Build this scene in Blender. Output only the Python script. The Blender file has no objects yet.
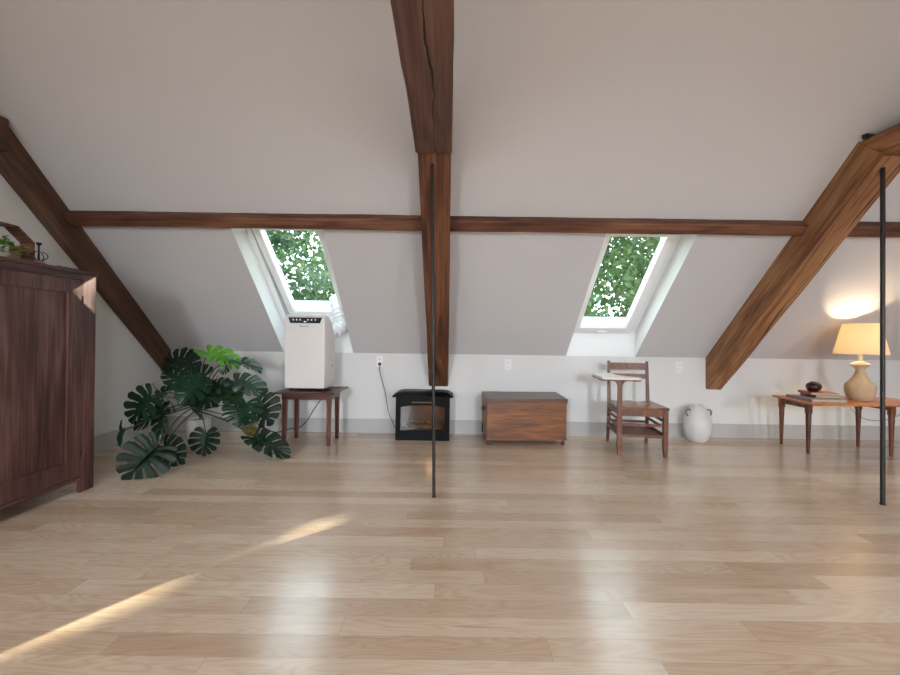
import bpy, bmesh, math, random
import numpy as np
from mathutils import Vector, Matrix, noise as mnoise
random.seed(7)
S = bpy.context.scene
C = S.collection
PI = math.pi

# ------------------------------------------------------------------ camera, sky, sun, daylight, exposure
CH = 1.10                 # camera height
F = 400.0                 # focal length in pixels of a 900 px frame (16 mm)
ROLL = 0.014
cd = bpy.data.cameras.new('camera'); cam = bpy.data.objects.new('camera', cd); C.objects.link(cam)
cam.location = (0, 0, CH); cam.rotation_euler = (PI/2, -ROLL, 0)
cd.lens = 16.0; cd.sensor_width = 36.0; cd.clip_start = 0.02; cd.clip_end = 300
S.camera = cam
S.view_settings.view_transform = 'Standard'; S.view_settings.look = 'None'
S.view_settings.gamma = 1.0; S.view_settings.use_curve_mapping = False
S.view_settings.exposure = 0.0

W = bpy.data.worlds.new('sky'); S.world = W; W.use_nodes = True
wn = W.node_tree.nodes; wl = W.node_tree.links
bg = wn['Background']
sky = wn.new('ShaderNodeTexSky'); sky.sky_type = 'HOSEK_WILKIE'; sky.turbidity = 4.0
sky.sun_direction = Vector((1, .86, .58)).normalized(); sky.ground_albedo = .3
mixw = wn.new('ShaderNodeMix'); mixw.data_type = 'RGBA'; mixw.inputs[0].default_value = .75
mixw.inputs[7].default_value = (.88, .95, 1.0, 1)
wl.new(sky.outputs[0], mixw.inputs[6]); wl.new(mixw.outputs[2], bg.inputs[0])
bg.inputs[1].default_value = 7.5

SUND = Vector((1, .86, .58)).normalized()          # towards the low evening sun
sd = bpy.data.lights.new('sun', 'SUN'); sun = bpy.data.objects.new('sun', sd); C.objects.link(sun)
sd.energy = 24.0; sd.angle = math.radians(.35); sd.color = (1.0, .86, .68)
sun.rotation_euler = SUND.to_track_quat('Z', 'Y').to_euler(); sun.location = (20, 18, 10)

TAN = 0.975; KW = 4.58; KH = 0.909                 # roof pitch, knee wall distance and height
RIDGE = 0.5
def mir(Y): return 2*RIDGE - Y
def ceil_z(Y): return KH + TAN*(KW - Y)
CT = 1/math.sqrt(1+TAN*TAN); SN = TAN*CT
BACKWIN = [(-1.9, -1.1), (1.33, 2.12), (4.3, 5.1)]
for i, (xa, xb) in enumerate(BACKWIN):
    ld = bpy.data.lights.new('daylight', 'AREA'); lo = bpy.data.objects.new('daylight', ld); C.objects.link(lo)
    ld.shape = 'RECTANGLE'; ld.size = .62; ld.size_y = 1.1; ld.spread = 2.2; ld.energy = (175, 170, 75)[i]; ld.color = (.84, .915, 1.0)
    Y = 4.12; lo.location = ((xa+xb)/2, mir(Y), ceil_z(Y)+.31)
    zax = Vector((0, -SN, CT)); yax = Vector((0, CT, SN)); xax = yax.cross(zax)
    lo.rotation_euler = Matrix((xax, yax, zax)).transposed().to_euler()

# ------------------------------------------------------------------ measuring helpers (used only to read positions)
def uv(px, py):
    return (px-450)+ROLL*(py-337.5), (py-337.5)-ROLL*(px-450)
def P(px, py, Y):
    u, v = uv(px, py); return Vector((u/F*Y, Y, CH - v/F*Y))

# ------------------------------------------------------------------ materials
def lin(c):
    return tuple((x/255/12.92 if x/255 <= .04045 else ((x/255+.055)/1.055)**2.4) for x in c) + (1,)
MATS = {}
def mat(name, col, rough=.6, metal=0, bump=0, bscale=60, var=0, vscale=4, spec=.5, trans=0):
    m = bpy.data.materials.new(name); m.use_nodes = True
    nt = m.node_tree; n = nt.nodes; l = nt.links; b = n['Principled BSDF']
    b.inputs['Roughness'].default_value = rough; b.inputs['Metallic'].default_value = metal
    b.inputs['Specular IOR Level'].default_value = spec
    tc = n.new('ShaderNodeTexCoord')
    nz = n.new('ShaderNodeTexNoise'); nz.inputs['Scale'].default_value = vscale; nz.inputs['Detail'].default_value = 5
    l.new(tc.outputs['Object'], nz.inputs['Vector'])
    mx = n.new('ShaderNodeMix'); mx.data_type = 'RGBA'
    c = lin(col); d = tuple(x*(1-var) for x in c[:3])+(1,); e = tuple(min(1, x*(1+var*.6)) for x in c[:3])+(1,)
    mx.inputs[6].default_value = d; mx.inputs[7].default_value = e
    l.new(nz.outputs[0], mx.inputs[0]); l.new(mx.outputs[2], b.inputs['Base Color'])
    if bump:
        n2 = n.new('ShaderNodeTexNoise'); n2.inputs['Scale'].default_value = bscale; n2.inputs['Detail'].default_value = 4
        l.new(tc.outputs['Object'], n2.inputs['Vector'])
        bp = n.new('ShaderNodeBump'); bp.inputs['Strength'].default_value = bump; bp.inputs['Distance'].default_value = .01
        l.new(n2.outputs[0], bp.inputs['Height']); l.new(bp.outputs[0], b.inputs['Normal'])
    MATS[name] = m
    return m

def wood(name, dark, mid, light, axis=0, rough=.55, crack=0, grain=1.0, bump=.35, pos=(.25, .5, .78)):
    m = bpy.data.materials.new(name); m.use_nodes = True
    nt = m.node_tree; n = nt.nodes; l = nt.links; b = n['Principled BSDF']
    b.inputs['Roughness'].default_value = rough
    tc = n.new('ShaderNodeTexCoord')
    def nz(sl, sc, det=6, dist=0.0):
        mp = n.new('ShaderNodeMapping'); s = [sc]*3; s[axis] = sl; mp.inputs['Scale'].default_value = s
        l.new(tc.outputs['Object'], mp.inputs['Vector'])
        t = n.new('ShaderNodeTexNoise'); t.inputs['Scale'].default_value = 1; t.inputs['Detail'].default_value = det
        t.inputs['Distortion'].default_value = dist
        l.new(mp.outputs[0], t.inputs['Vector']); return t
    fine = nz(3*grain, 70*grain, 8, .6); big = nz(1.2, 7, 3, .8)
    ad = n.new('ShaderNodeMath'); ad.operation = 'MULTIPLY_ADD'; ad.inputs[1].default_value = .5
    sc = n.new('ShaderNodeMath'); sc.operation = 'MULTIPLY'; sc.inputs[1].default_value = .5
    l.new(big.outputs[0], sc.inputs[0]); l.new(fine.outputs[0], ad.inputs[0]); l.new(sc.outputs[0], ad.inputs[2])
    mr = n.new('ShaderNodeMapRange'); mr.inputs[1].default_value = .28; mr.inputs[2].default_value = .72
    l.new(ad.outputs[0], mr.inputs[0])
    cr = n.new('ShaderNodeValToRGB'); e = cr.color_ramp.elements
    e[0].position = pos[0]; e[0].color = lin(dark); e[1].position = pos[2]; e[1].color = lin(light)
    x = e.new(pos[1]); x.color = lin(mid)
    l.new(mr.outputs[0], cr.inputs[0]); out = cr.outputs[0]
    hgt = fine.outputs[0]
    if crack:
        sep = n.new('ShaderNodeSeparateXYZ'); l.new(tc.outputs['Object'], sep.inputs[0])
        wob = nz(2.2, .001, 5)
        gate = nz(1.7, .002, 2)
        a1 = n.new('ShaderNodeMath'); a1.operation = 'MULTIPLY_ADD'; a1.inputs[1].default_value = .11; a1.inputs[2].default_value = -.055+crack
        l.new(wob.outputs[0], a1.inputs[0])
        a2 = n.new('ShaderNodeMath'); a2.operation = 'SUBTRACT'; l.new(sep.outputs[1], a2.inputs[0]); l.new(a1.outputs[0], a2.inputs[1])
        a3 = n.new('ShaderNodeMath'); a3.operation = 'ABSOLUTE'; l.new(a2.outputs[0], a3.inputs[0])
        wd = n.new('ShaderNodeMapRange'); wd.inputs[1].default_value = .40; wd.inputs[2].default_value = .65; wd.inputs[3].default_value = .0003; wd.inputs[4].default_value = .0065
        l.new(gate.outputs[0], wd.inputs[0])
        a4 = n.new('ShaderNodeMath'); a4.operation = 'LESS_THAN'; l.new(a3.outputs[0], a4.inputs[0]); l.new(wd.outputs[0], a4.inputs[1])
        mx = n.new('ShaderNodeMix'); mx.data_type = 'RGBA'; mx.inputs[7].default_value = lin((22, 12, 9))
        l.new(a4.outputs[0], mx.inputs[0]); l.new(out, mx.inputs[6]); out = mx.outputs[2]
    l.new(out, b.inputs['Base Color'])
    bp = n.new('ShaderNodeBump'); bp.inputs['Strength'].default_value = bump; bp.inputs['Distance'].default_value = .006
    l.new(hgt, bp.inputs['Height']); l.new(bp.outputs[0], b.inputs['Normal'])
    MATS[name] = m
    return m

def floor_mat():
    m = bpy.data.materials.new('pale_oak_planks'); m.use_nodes = True
    nt = m.node_tree; n = nt.nodes; l = nt.links; b = n['Principled BSDF']
    tc = n.new('ShaderNodeTexCoord'); sep = n.new('ShaderNodeSeparateXYZ'); l.new(tc.outputs['Object'], sep.inputs[0])
    def M(op, a, bb=None, c=None):
        t = n.new('ShaderNodeMath'); t.operation = op
        for i, v in enumerate((a, bb, c)):
            if v is None: continue
            if isinstance(v, (int, float)): t.inputs[i].default_value = v
            else: l.new(v, t.inputs[i])
        return t.outputs[0]
    PW = .105; PL = 1.55
    ry = M('DIVIDE', sep.outputs[1], PW); row = M('FLOOR', ry)
    w1 = n.new('ShaderNodeTexWhiteNoise'); w1.noise_dimensions = '1D'; l.new(row, w1.inputs['W'])
    xo = M('MULTIPLY_ADD', w1.outputs[0], 7.3, sep.outputs[0]); cx = M('DIVIDE', xo, PL); col = M('FLOOR', cx)
    cmb = n.new('ShaderNodeCombineXYZ'); l.new(row, cmb.inputs[0]); l.new(col, cmb.inputs[1])
    w2 = n.new('ShaderNodeTexWhiteNoise'); w2.noise_dimensions = '2D'; l.new(cmb.outputs[0], w2.inputs['Vector'])
    rnd = w2.outputs[0]
    off = n.new('ShaderNodeCombineXYZ'); l.new(M('MULTIPLY', rnd, 31.0), off.inputs[0]); l.new(M('MULTIPLY', rnd, 57.0), off.inputs[1]); l.new(M('MULTIPLY', rnd, 9.0), off.inputs[2])
    va = n.new('ShaderNodeVectorMath'); va.operation = 'ADD'; l.new(tc.outputs['Object'], va.inputs[0]); l.new(off.outputs[0], va.inputs[1])
    def nz(sx, sy, det, dist=0):
        mp = n.new('ShaderNodeMapping'); mp.inputs['Scale'].default_value = (sx, sy, 1); l.new(va.outputs[0], mp.inputs['Vector'])
        t = n.new('ShaderNodeTexNoise'); t.inputs['Scale'].default_value = 1; t.inputs['Detail'].default_value = det; t.inputs['Distortion'].default_value = dist
        l.new(mp.outputs[0], t.inputs['Vector']); return t.outputs[0]
    # cathedral grain: contour lines of a stretched noise
    base = nz(1.1, 8, 2, .5)
    rings = M('FRACT', M('MULTIPLY', base, 17.0))
    rings = M('ABSOLUTE', M('SUBTRACT', rings, .5))            # 0..0.5
    rings = M('POWER', M('MULTIPLY', rings, 2.0), 1.6)
    pores = nz(6, 150, 4)
    blot = nz(1.3, 5, 3)
    ramp = n.new('ShaderNodeValToRGB'); e = ramp.color_ramp.elements
    e[0].position = 0; e[0].color = lin((196, 171, 147)); e[1].position = 1; e[1].color = lin((222, 203, 183))
    x = e.new(.35); x.color = lin((207, 184, 161)); x = e.new(.7); x.color = lin((214, 193, 171))
    l.new(rnd, ramp.inputs[0])
    def mul(colr, fac, c):
        mx = n.new('ShaderNodeMix'); mx.data_type = 'RGBA'; mx.blend_type = 'MULTIPLY'
        l.new(fac, mx.inputs[0]); l.new(colr, mx.inputs[6]); mx.inputs[7].default_value = c; return mx.outputs[2]
    c = mul(ramp.outputs[0], M('MULTIPLY', rings, .55), (.80, .70, .60, 1))
    c = mul(c, M('MULTIPLY', pores, .5), (.80, .72, .64, 1))
    mr = n.new('ShaderNodeMapRange'); mr.inputs[1].default_value = .55; mr.inputs[2].default_value = .8; l.new(blot, mr.inputs[0])
    c = mul(c, M('MULTIPLY', mr.outputs[0], .8), (.78, .66, .54, 1))
    # dark mineral streaks
    stk = nz(1.6, 30, 3)
    ms = n.new('ShaderNodeMapRange'); ms.inputs[1].default_value = .70; ms.inputs[2].default_value = .78; l.new(stk, ms.inputs[0])
    c = mul(c, ms.outputs[0], (.66, .54, .44, 1))
    # seams
    fy = M('FRACT', ry); sy = M('LESS_THAN', M('MINIMUM', fy, M('SUBTRACT', 1.0, fy)), .012)
    fx = M('FRACT', cx); sx = M('LESS_THAN', M('MINIMUM', fx, M('SUBTRACT', 1.0, fx)), .0011)
    seam = M('MAXIMUM', sy, sx)
    c = mul(c, M('MULTIPLY', seam, .4), (.55, .44, .35, 1))
    l.new(c, b.inputs['Base Color'])
    rr = M('MULTIPLY_ADD', pores, .08, .17); l.new(rr, b.inputs['Roughness'])
    b.inputs['Specular IOR Level'].default_value = .85
    hh = M('SUBTRACT', M('MULTIPLY', rings, -.12), M('ADD', M('MULTIPLY', seam, .8), M('MULTIPLY', pores, .12)))
    bp = n.new('ShaderNodeBump'); bp.inputs['Strength'].default_value = .12; bp.inputs['Distance'].default_value = .002
    l.new(hh, bp.inputs['Height']); l.new(bp.outputs[0], b.inputs['Normal'])
    return m

def glass_mat(name, tint, ior=1.45):
    m = bpy.data.materials.new(name); m.use_nodes = True
    n = m.node_tree.nodes; l = m.node_tree.links; n.remove(n['Principled BSDF'])
    t = n.new('ShaderNodeBsdfTransparent'); t.inputs[0].default_value = tint
    g = n.new('ShaderNodeBsdfGlossy'); g.inputs['Roughness'].default_value = .02
    lw_ = n.new('ShaderNodeLayerWeight'); pw = n.new('ShaderNodeMath'); pw.operation = 'POWER'; pw.inputs[1].default_value = 4
    l.new(lw_.outputs['Facing'], pw.inputs[0]); fr = n.new('ShaderNodeMath'); fr.operation = 'MULTIPLY_ADD'; fr.inputs[1].default_value = .7; fr.inputs[2].default_value = .04
    l.new(pw.outputs[0], fr.inputs[0])
    mx = n.new('ShaderNodeMixShader'); l.new(fr.outputs[0], mx.inputs[0]); l.new(t.outputs[0], mx.inputs[1]); l.new(g.outputs[0], mx.inputs[2])
    l.new(mx.outputs[0], n['Material Output'].inputs[0]); return m

def leaf_mat(name, col, col2, rough=.35, transl=.3, tcol=(120, 190, 30), vscale=6, spec=.5):
    m = bpy.data.materials.new(name); m.use_nodes = True
    n = m.node_tree.nodes; l = m.node_tree.links; b = n['Principled BSDF']
    tc = n.new('ShaderNodeTexCoord'); nz = n.new('ShaderNodeTexNoise'); nz.inputs['Scale'].default_value = vscale
    l.new(tc.outputs['Object'], nz.inputs['Vector'])
    mr = n.new('ShaderNodeMapRange'); mr.inputs[1].default_value = .35; mr.inputs[2].default_value = .65; l.new(nz.outputs[0], mr.inputs[0])
    mx = n.new('ShaderNodeMix'); mx.data_type = 'RGBA'; mx.inputs[6].default_value = lin(col); mx.inputs[7].default_value = lin(col2)
    l.new(mr.outputs[0], mx.inputs[0]); l.new(mx.outputs[2], b.inputs['Base Color'])
    b.inputs['Roughness'].default_value = rough; b.inputs['Specular IOR Level'].default_value = spec
    t = n.new('ShaderNodeBsdfTranslucent'); t.inputs[0].default_value = lin(tcol)
    ms = n.new('ShaderNodeMixShader'); ms.inputs[0].default_value = transl
    l.new(b.outputs[0], ms.inputs[1]); l.new(t.outputs[0], ms.inputs[2]); l.new(ms.outputs[0], n['Material Output'].inputs[0])
    return m

def emit(name, col, st):
    m = bpy.data.materials.new(name); m.use_nodes = True; b = m.node_tree.nodes['Principled BSDF']
    b.inputs['Base Color'].default_value = lin(col); b.inputs['Emission Color'].default_value = lin(col); b.inputs['Emission Strength'].default_value = st
    return m

WALL = mat('white_wall_paint', (222, 221, 219), .75, bump=.03, bscale=250, spec=.3)
CEIL = mat('shaded_white_ceiling_paint', (206, 204, 205), .8, bump=.03, bscale=200, spec=.3)  # wall white, darkened to put the slope's shade into its colour
TRIMM = mat('pale_grey_skirting_paint', (184, 182, 180), .5)
WHITE = mat('white_window_paint', (240, 240, 240), .4)
WSEAL = mat('window_seal_grey', (168, 170, 172), .5)
PLATE = mat('white_plastic_plate', (236, 234, 232), .35)
SLOT = mat('dark_socket_slot', (60, 58, 56), .6)
BEAM = wood('old_brown_timber', (62, 34, 20), (96, 56, 34), (122, 78, 50), 0, .75, grain=.8)
BEAMC = wood('old_timber_with_split', (80, 55, 47), (100, 71, 61), (118, 87, 75), 0, .78, crack=-.0001+.012, grain=.6)
BEAMR = wood('warm_hewn_timber', (112, 72, 44), (146, 100, 64), (172, 128, 88), 0, .75, crack=.05, grain=.9)
BEAMP = wood('reddish_purlin_timber', (68, 38, 26), (98, 60, 42), (128, 86, 62), 0, .68, grain=.8)
BEAML = wood('dark_left_timber', (64, 44, 31), (86, 60, 43), (106, 76, 56), 0, .78, grain=.9)
IRON = mat('dark_iron', (52, 50, 48), .42, .6, bump=.1, bscale=80)
BLACKC = mat('black_rubber_cord', (26, 25, 25), .5)

# ------------------------------------------------------------------ mesh helpers
class MB:
    def __init__(s): s.v = []; s.f = []
    def quad(s, *pts):
        k = len(s.v); s.v += [tuple(p) for p in pts]; s.f.append(tuple(range(k, k+len(pts))))
    def hexa(s, p):       # 8 points: bottom ring 0-3, top ring 4-7
        k = len(s.v); s.v += [tuple(q) for q in p]
        for f in ((3, 2, 1, 0), (4, 5, 6, 7), (0, 1, 5, 4), (1, 2, 6, 5), (2, 3, 7, 6), (3, 0, 4, 7)):
            s.f.append(tuple(k+i for i in f))
    def box(s, x0, x1, y0, y1, z0, z1):
        s.hexa([(x0, y0, z0), (x1, y0, z0), (x1, y1, z0), (x0, y1, z0), (x0, y0, z1), (x1, y0, z1), (x1, y1, z1), (x0, y1, z1)])
    def leg(s, cx, cy, z0, w0, cx1, cy1, z1, w1):
        a = w0/2; b = w1/2
        s.hexa([(cx-a, cy-a, z0), (cx+a, cy-a, z0), (cx+a, cy+a, z0), (cx-a, cy+a, z0), (cx1-b, cy1-b, z1), (cx1+b, cy1-b, z1), (cx1+b, cy1+b, z1), (cx1-b, cy1+b, z1)])
    def lathe(s, prof, c=(0, 0, 0), n=28, sx=1, sy=1, cap=True):
        k = len(s.v)
        for r, z in prof:
            for i in range(n):
                a = 2*PI*i/n; s.v.append((c[0]+r*math.cos(a)*sx, c[1]+r*math.sin(a)*sy, c[2]+z))
        for j in range(len(prof)-1):
            for i in range(n):
                s.f.append((k+j*n+i, k+j*n+(i+1) % n, k+(j+1)*n+(i+1) % n, k+(j+1)*n+i))
        if cap:
            s.f.append(tuple(k+i for i in range(n))[::-1]); s.f.append(tuple(k+(len(prof)-1)*n+i for i in range(n)))
    def tube(s, pts, r, n=8, r1=None):
        pts = [Vector(p) for p in pts]; k = len(s.v); N = len(pts); up = None
        for j, p in enumerate(pts):
            t = (pts[min(j+1, N-1)]-pts[max(j-1, 0)]).normalized()
            if up is None:
                up = Vector((0, 0, 1)) if abs(t.z) < .9 else Vector((1, 0, 0))
            a = t.cross(up).normalized(); up = a.cross(t).normalized()
            rr = r if r1 is None else r+(r1-r)*j/(N-1)
            if callable(r): rr = r(j/(N-1))
            for i in range(n):
                q = 2*PI*i/n; s.v.append(tuple(p+a*math.cos(q)*rr+up*math.sin(q)*rr))
        for j in range(N-1):
            for i in range(n):
                s.f.append((k+j*n+i, k+j*n+(i+1) % n, k+(j+1)*n+(i+1) % n, k+(j+1)*n+i))
        s.f.append(tuple(k+i for i in range(n))[::-1]); s.f.append(tuple(k+(N-1)*n+i for i in range(n)))
    def build(s, name, m, parent=None, smooth=False, bevel=0, seg=2, autos=None):
        me = bpy.data.meshes.new(name); me.from_pydata(s.v, [], s.f); me.update()
        bm = bmesh.new(); bm.from_mesh(me); bmesh.ops.recalc_face_normals(bm, faces=bm.faces)
        if bevel: bmesh.ops.bevel(bm, geom=list(bm.edges), offset=bevel, segments=seg, profile=.6, affect='EDGES', clamp_overlap=True)
        if smooth:
            for f in bm.faces: f.smooth = True
            for e in bm.edges:
                if len(e.link_faces) == 2 and e.calc_face_angle(0) > math.radians(42): e.smooth = False
        bm.to_mesh(me); bm.free()
        if m: me.materials.append(m)
        o = bpy.data.objects.new(name, me); C.objects.link(o)
        if parent: o.parent = parent
        return o

def bez(p, n=16):         # Catmull-Rom through the points
    p = [Vector(q) for q in p]; p = [p[0]*2-p[1]]+p+[p[-1]*2-p[-2]]; out = []
    for i in range(1, len(p)-2):
        for k in range(n):
            t = k/n; a, b, c, d = p[i-1:i+3]
            out.append(.5*((2*b)+(c-a)*t+(2*a-5*b+4*c-d)*t*t+(3*b-a-3*c+d)*t**3))
    out.append(p[-2]); return out

def thing(name, label, cat, loc=(0, 0, 0), rz=0, group=None):
    o = bpy.data.objects.new(name, None); C.objects.link(o); o.location = loc; o.rotation_euler = (0, 0, rz)
    o.empty_display_size = .1; o['label'] = label; o['category'] = cat
    if group: o['group'] = group
    return o
def tag(o, label, cat, group=None):
    o['label'] = label; o['category'] = cat
    if group: o['group'] = group
    return o
def struct(o): o['kind'] = 'structure'; return o

# ------------------------------------------------------------------ room shell
FW = -3.5                                                        # far left limit of floor sheet
fl = MB(); fl.quad((-3.5, mir(KW)-.1, 0), (6.2, mir(KW)-.1, 0), (6.2, KW+.1, 0), (-3.5, KW+.1, 0)); struct(fl.build('floor', floor_mat()))
wb = MB(); wb.quad((-3.5, KW, 0), (6.2, KW, 0), (6.2, KW, KH), (-3.5, KW, KH)); struct(wb.build('wall_back', WALL))
wf = MB(); wf.quad((-3.5, mir(KW), 0), (6.2, mir(KW), 0), (6.2, mir(KW), KH), (-3.5, mir(KW), KH)); struct(wf.build('wall_front', WALL))
def lwx(z): return -3.225-.028*z
top = ceil_z(RIDGE)+.1
lw = MB(); lw.quad((lwx(0), -3.7, 0), (lwx(0), 4.7, 0), (lwx(top), 4.7, top), (lwx(top), -3.7, top)); struct(lw.build('wall_left', WALL))
rw = MB(); rw.quad((6.0, -3.7, 0), (6.0, 4.7, 0), (6.0, 4.7, top), (6.0, -3.7, top)); struct(rw.build('wall_right', WALL))
FRONTWIN = [(-1.90, -1.105), (1.33, 2.12)]
WT = 3.44                                                       # top of the openings in the slope
cm = MB()
def slope(wins, f):
    xs = sorted(set([-3.5, 6.2]+[x for w in wins for x in w])); ys = [KW, WT, RIDGE]
    for i in range(len(xs)-1):
        for j in range(2):
            if j == 0 and any(abs(xs[i]-w[0]) < 1e-6 for w in wins): continue
            cm.quad(*[(x, f(y), ceil_z(y)) for x, y in ((xs[i], ys[j]), (xs[i+1], ys[j]), (xs[i+1], ys[j+1]), (xs[i], ys[j+1]))])
slope(FRONTWIN, lambda y: y); slope(BACKWIN, mir)
struct(cm.build('ceiling', CEIL))
bb = MB(); bb.box(lwx(0)+.01, 6.0, KW-.02, KW, 0, .150); bb.box(lwx(0)+.01, 6.0, KW-.014, KW, .150, .157); struct(bb.build('baseboard_back', TRIMM))
bb = MB(); bb.box(lwx(0)-.02, lwx(0)+.018, mir(KW), KW-.02, 0, .150); bb.box(lwx(0)-.02, lwx(0)+.012, mir(KW), KW-.02, .150, .157); struct(bb.build('baseboard_left', TRIMM))

GL = glass_mat('skylight_glass', (.90, .96, .955, 1))
def skylight(name, x0, x1, f, tilt):
    yt = 3.60; yb = 4.58
    H0 = .26
    def pt(x, y, h, t=0): return (x, f(y + t*.35*(y-yt)*.0), ceil_z(y)+h+t*(y-yt))
    def sbox(mb, xa, xb, ya, yb_, ha, hb, t=0):
        mb.hexa([pt(xa, yb_, ha, t), pt(xb, yb_, ha, t), pt(xb, ya, ha, t), pt(xa, ya, ha, t), pt(xa, yb_, hb, t), pt(xb, yb_, hb, t), pt(xb, ya, hb, t), pt(xa, ya, hb, t)])
    root = bpy.data.objects.new(name, None); C.objects.link(root); struct(root)
    r = MB(); HB = H0+.1                                         # plastered reveal down to the slope
    zt = ceil_z(WT)
    for x in (x0, x1):
        r.quad((x, f(yb), KH), (x, f(yb), KH+HB), (x, f(yt-.04), ceil_z(yt-.04)+HB), (x, f(WT), zt))
    r.quad((x0, f(yb), KH), (x1, f(yb), KH), (x1, f(yb), KH+HB), (x0, f(yb), KH+HB))
    r.quad((x0, f(WT), zt), (x1, f(WT), zt), (x1, f(yt-.04), ceil_z(yt-.04)+HB), (x0, f(yt-.04), ceil_z(yt-.04)+HB))
    r.build('window_reveal', WHITE, root)
    fr = MB(); w = .055
    sbox(fr, x0, x0+w, yt-.03, yb, H0+.03, H0+.15); sbox(fr, x1-w, x1, yt-.03, yb, H0+.03, H0+.15)
    sbox(fr, x0, x1, yt-.03, yt+.02, H0+.03, H0+.15); sbox(fr, x0, x1, yb-.005, yb+.02, H0+.0, H0+.15)
    fr.build('window_frame', WHITE, root, bevel=.004)
    g = MB()
    for a, b in ((x0+w, x0+w+.012), (x1-w-.012, x1-w)): sbox(g, a, b, yt, yb-.03, H0+.06, H0+.14)
    g.build('window_seal', WSEAL, root)
    sa = MB(); a = x0+w+.012; b = x1-w-.012; s = .068; t = tilt
    sbox(sa, a, a+s, yt+.022, yb-.006, H0, H0+.13, t); sbox(sa, b-s, b, yt+.022, yb-.006, H0, H0+.13, t)
    sbox(sa, a+s, b-s, yt+.022, yt+.078, H0, H0+.13, t); sbox(sa, a+s, b-s, yb-.062, yb-.006, H0, H0+.13, t)
    so = sa.build('window_sash', WHITE, root, bevel=.006)
    gp = MB(); sbox(gp, a+s+.0005, b-s-.0005, yt+.079, yb-.063, H0+.07, H0+.074, t); gp.build('window_pane', GL, so)
    hd = MB(); m_ = (x0+x1)/2; sbox(hd, m_-.05, m_+.05, yb-.035, yb-.022, H0-.016, H0, t); hd.build('window_handle', WHITE, so, bevel=.003)
skylight('window_1', *FRONTWIN[0], lambda y: y, .15)
skylight('window_2', *FRONTWIN[1], lambda y: y, 0)
for i, w in enumerate(BACKWIN): skylight('window_%d' % (i+3), *w, mir, 0)

# ------------------------------------------------------------------ timbers
def timber(name, p0, p1, w, h, m, label, zref, seg=26, ch=.012, jit=.006, seed=0, chl=None, cat='beam', taper=(1, 1)):
    """hewn beam: p0->p1 is the centre line, w across, h along zref; local X runs along it"""
    p0 = Vector(p0); p1 = Vector(p1); x = (p1-p0).normalized(); L = (p1-p0).length
    z = (Vector(zref)-x*x.dot(Vector(zref))).normalized(); y = z.cross(x)
    a = w/2; b = h/2; c = ch; cl = chl or ch
    # profile (y,z), clockwise; low-left edge may be waney
    prof = [(-a+c, b), (-a/3, b), (a/3, b), (a-c, b), (a, b-c), (a, 0), (a, -b+c), (a-c, -b), (a/3, -b), (-a/3, -b), (-a+cl, -b), (-a, -b+cl), (-a, 0), (-a, b-c)]
    mb = MB(); n = len(prof)
    for i in range(seg+1):
        s = L*i/seg; k = taper[0]+(taper[1]-taper[0])*i/seg
        for j, (py, pz) in enumerate(prof):
            d = mnoise.noise_vector(Vector((s*1.7+seed*13, py*7, pz*7+seed)))*jit
            e = mnoise.noise_vector(Vector((s*9+seed*3, j*1.3, seed)))*jit*.5
            mb.v.append((s, py*k+d.y+e.y, pz*k+d.z+e.z))
    for i in range(seg):
        for j in range(n):
            mb.f.append((i*n+j, i*n+(j+1) % n, (i+1)*n+(j+1) % n, (i+1)*n+j))
    mb.f.append(tuple(range(n))[::-1]); mb.f.append(tuple(seg*n+j for j in range(n)))
    o = mb.build(name, m, smooth=True)
    o.matrix_world = Matrix.Translation(p0) @ Matrix((x, y, z)).transposed().to_4x4()
    return tag(o, label, cat, {'tie_beam': 'overhead tie beams', 'purlin': 'purlins along the slope'}[name])

UP = Vector((0, -SN, -CT))       # towards the room, perpendicular to the slope
def rafter(xa, xb, voff, Ytop, foot, m, label, seed, jit=.005):
    """rafter hung below the slope; its foot is cut plumb against the knee wall"""
    d = voff*CT
    y0 = foot; y1 = Ytop
    n = 30; xm = (xa+xb)/2; p0 = Vector((xm, y0, ceil_z(y0)-voff/2)); x = Vector((0, -CT, SN)); z = Vector((0, SN, CT)); y = z.cross(x)
    L = (y0-y1)/CT
    a = (xb-xa)/2; b = d/2; c = .010
    prof = [(-a, b), (0, b), (a, b), (a, 0), (a, -b+c), (a-c, -b), (0, -b), (-a+c, -b), (-a, -b+c), (-a, 0)]
    mb = MB(); q = len(prof)
    for i in range(n+1):
        for j, (py, pz) in enumerate(prof):
            s = L*i/n
            if i == 0: s -= 0 if True else 0
            s0 = s + (pz*TAN)*(1-i/n)                 # plumb cut at the foot
            dd = mnoise.noise_vector(Vector((s*1.6+seed*11, py*6, pz*6+seed)))*jit
            if pz > b-.001: dd *= 0
            mb.v.append((s0, py+dd.y, pz+dd.z))
    for i in range(n):
        for j in range(q): mb.f.append((i*q+j, i*q+(j+1) % q, (i+1)*q+(j+1) % q, (i+1)*q+j))
    mb.f.append(tuple(range(q))[::-1]); mb.f.append(tuple(n*q+j for j in range(q)))
    o = mb.build('rafter', m, smooth=True)
    o.matrix_world = Matrix.Translation(p0) @ Matrix((x, y, z)).transposed().to_4x4()
    return tag(o, label, 'beam', 'sloping roof rafters')
rafter(-3.315, -3.19, .292, 2.80, KW, BEAML, 'dark sloping rafter against the left gable wall above the monstera', 1)
rafter(-.235, -.012, .37, 2.78, KW, BEAM, 'sloping rafter in the middle, ending above the black stove', 2)
rafter(2.93, 3.125, .366, 2.80, KW, BEAMR, 'warm brown sloping rafter ending above the white jug', 3, .012)
TB = mir(2.78)
timber('tie_beam', (-.124, 2.69, 2.46), (-.124, TB, 2.46), .240, .245, BEAMC, 'horizontal overhead tie beam with a long split, coming forward above the middle rafter', (0, 0, 1), ch=.01, jit=.008, seed=4)
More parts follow.
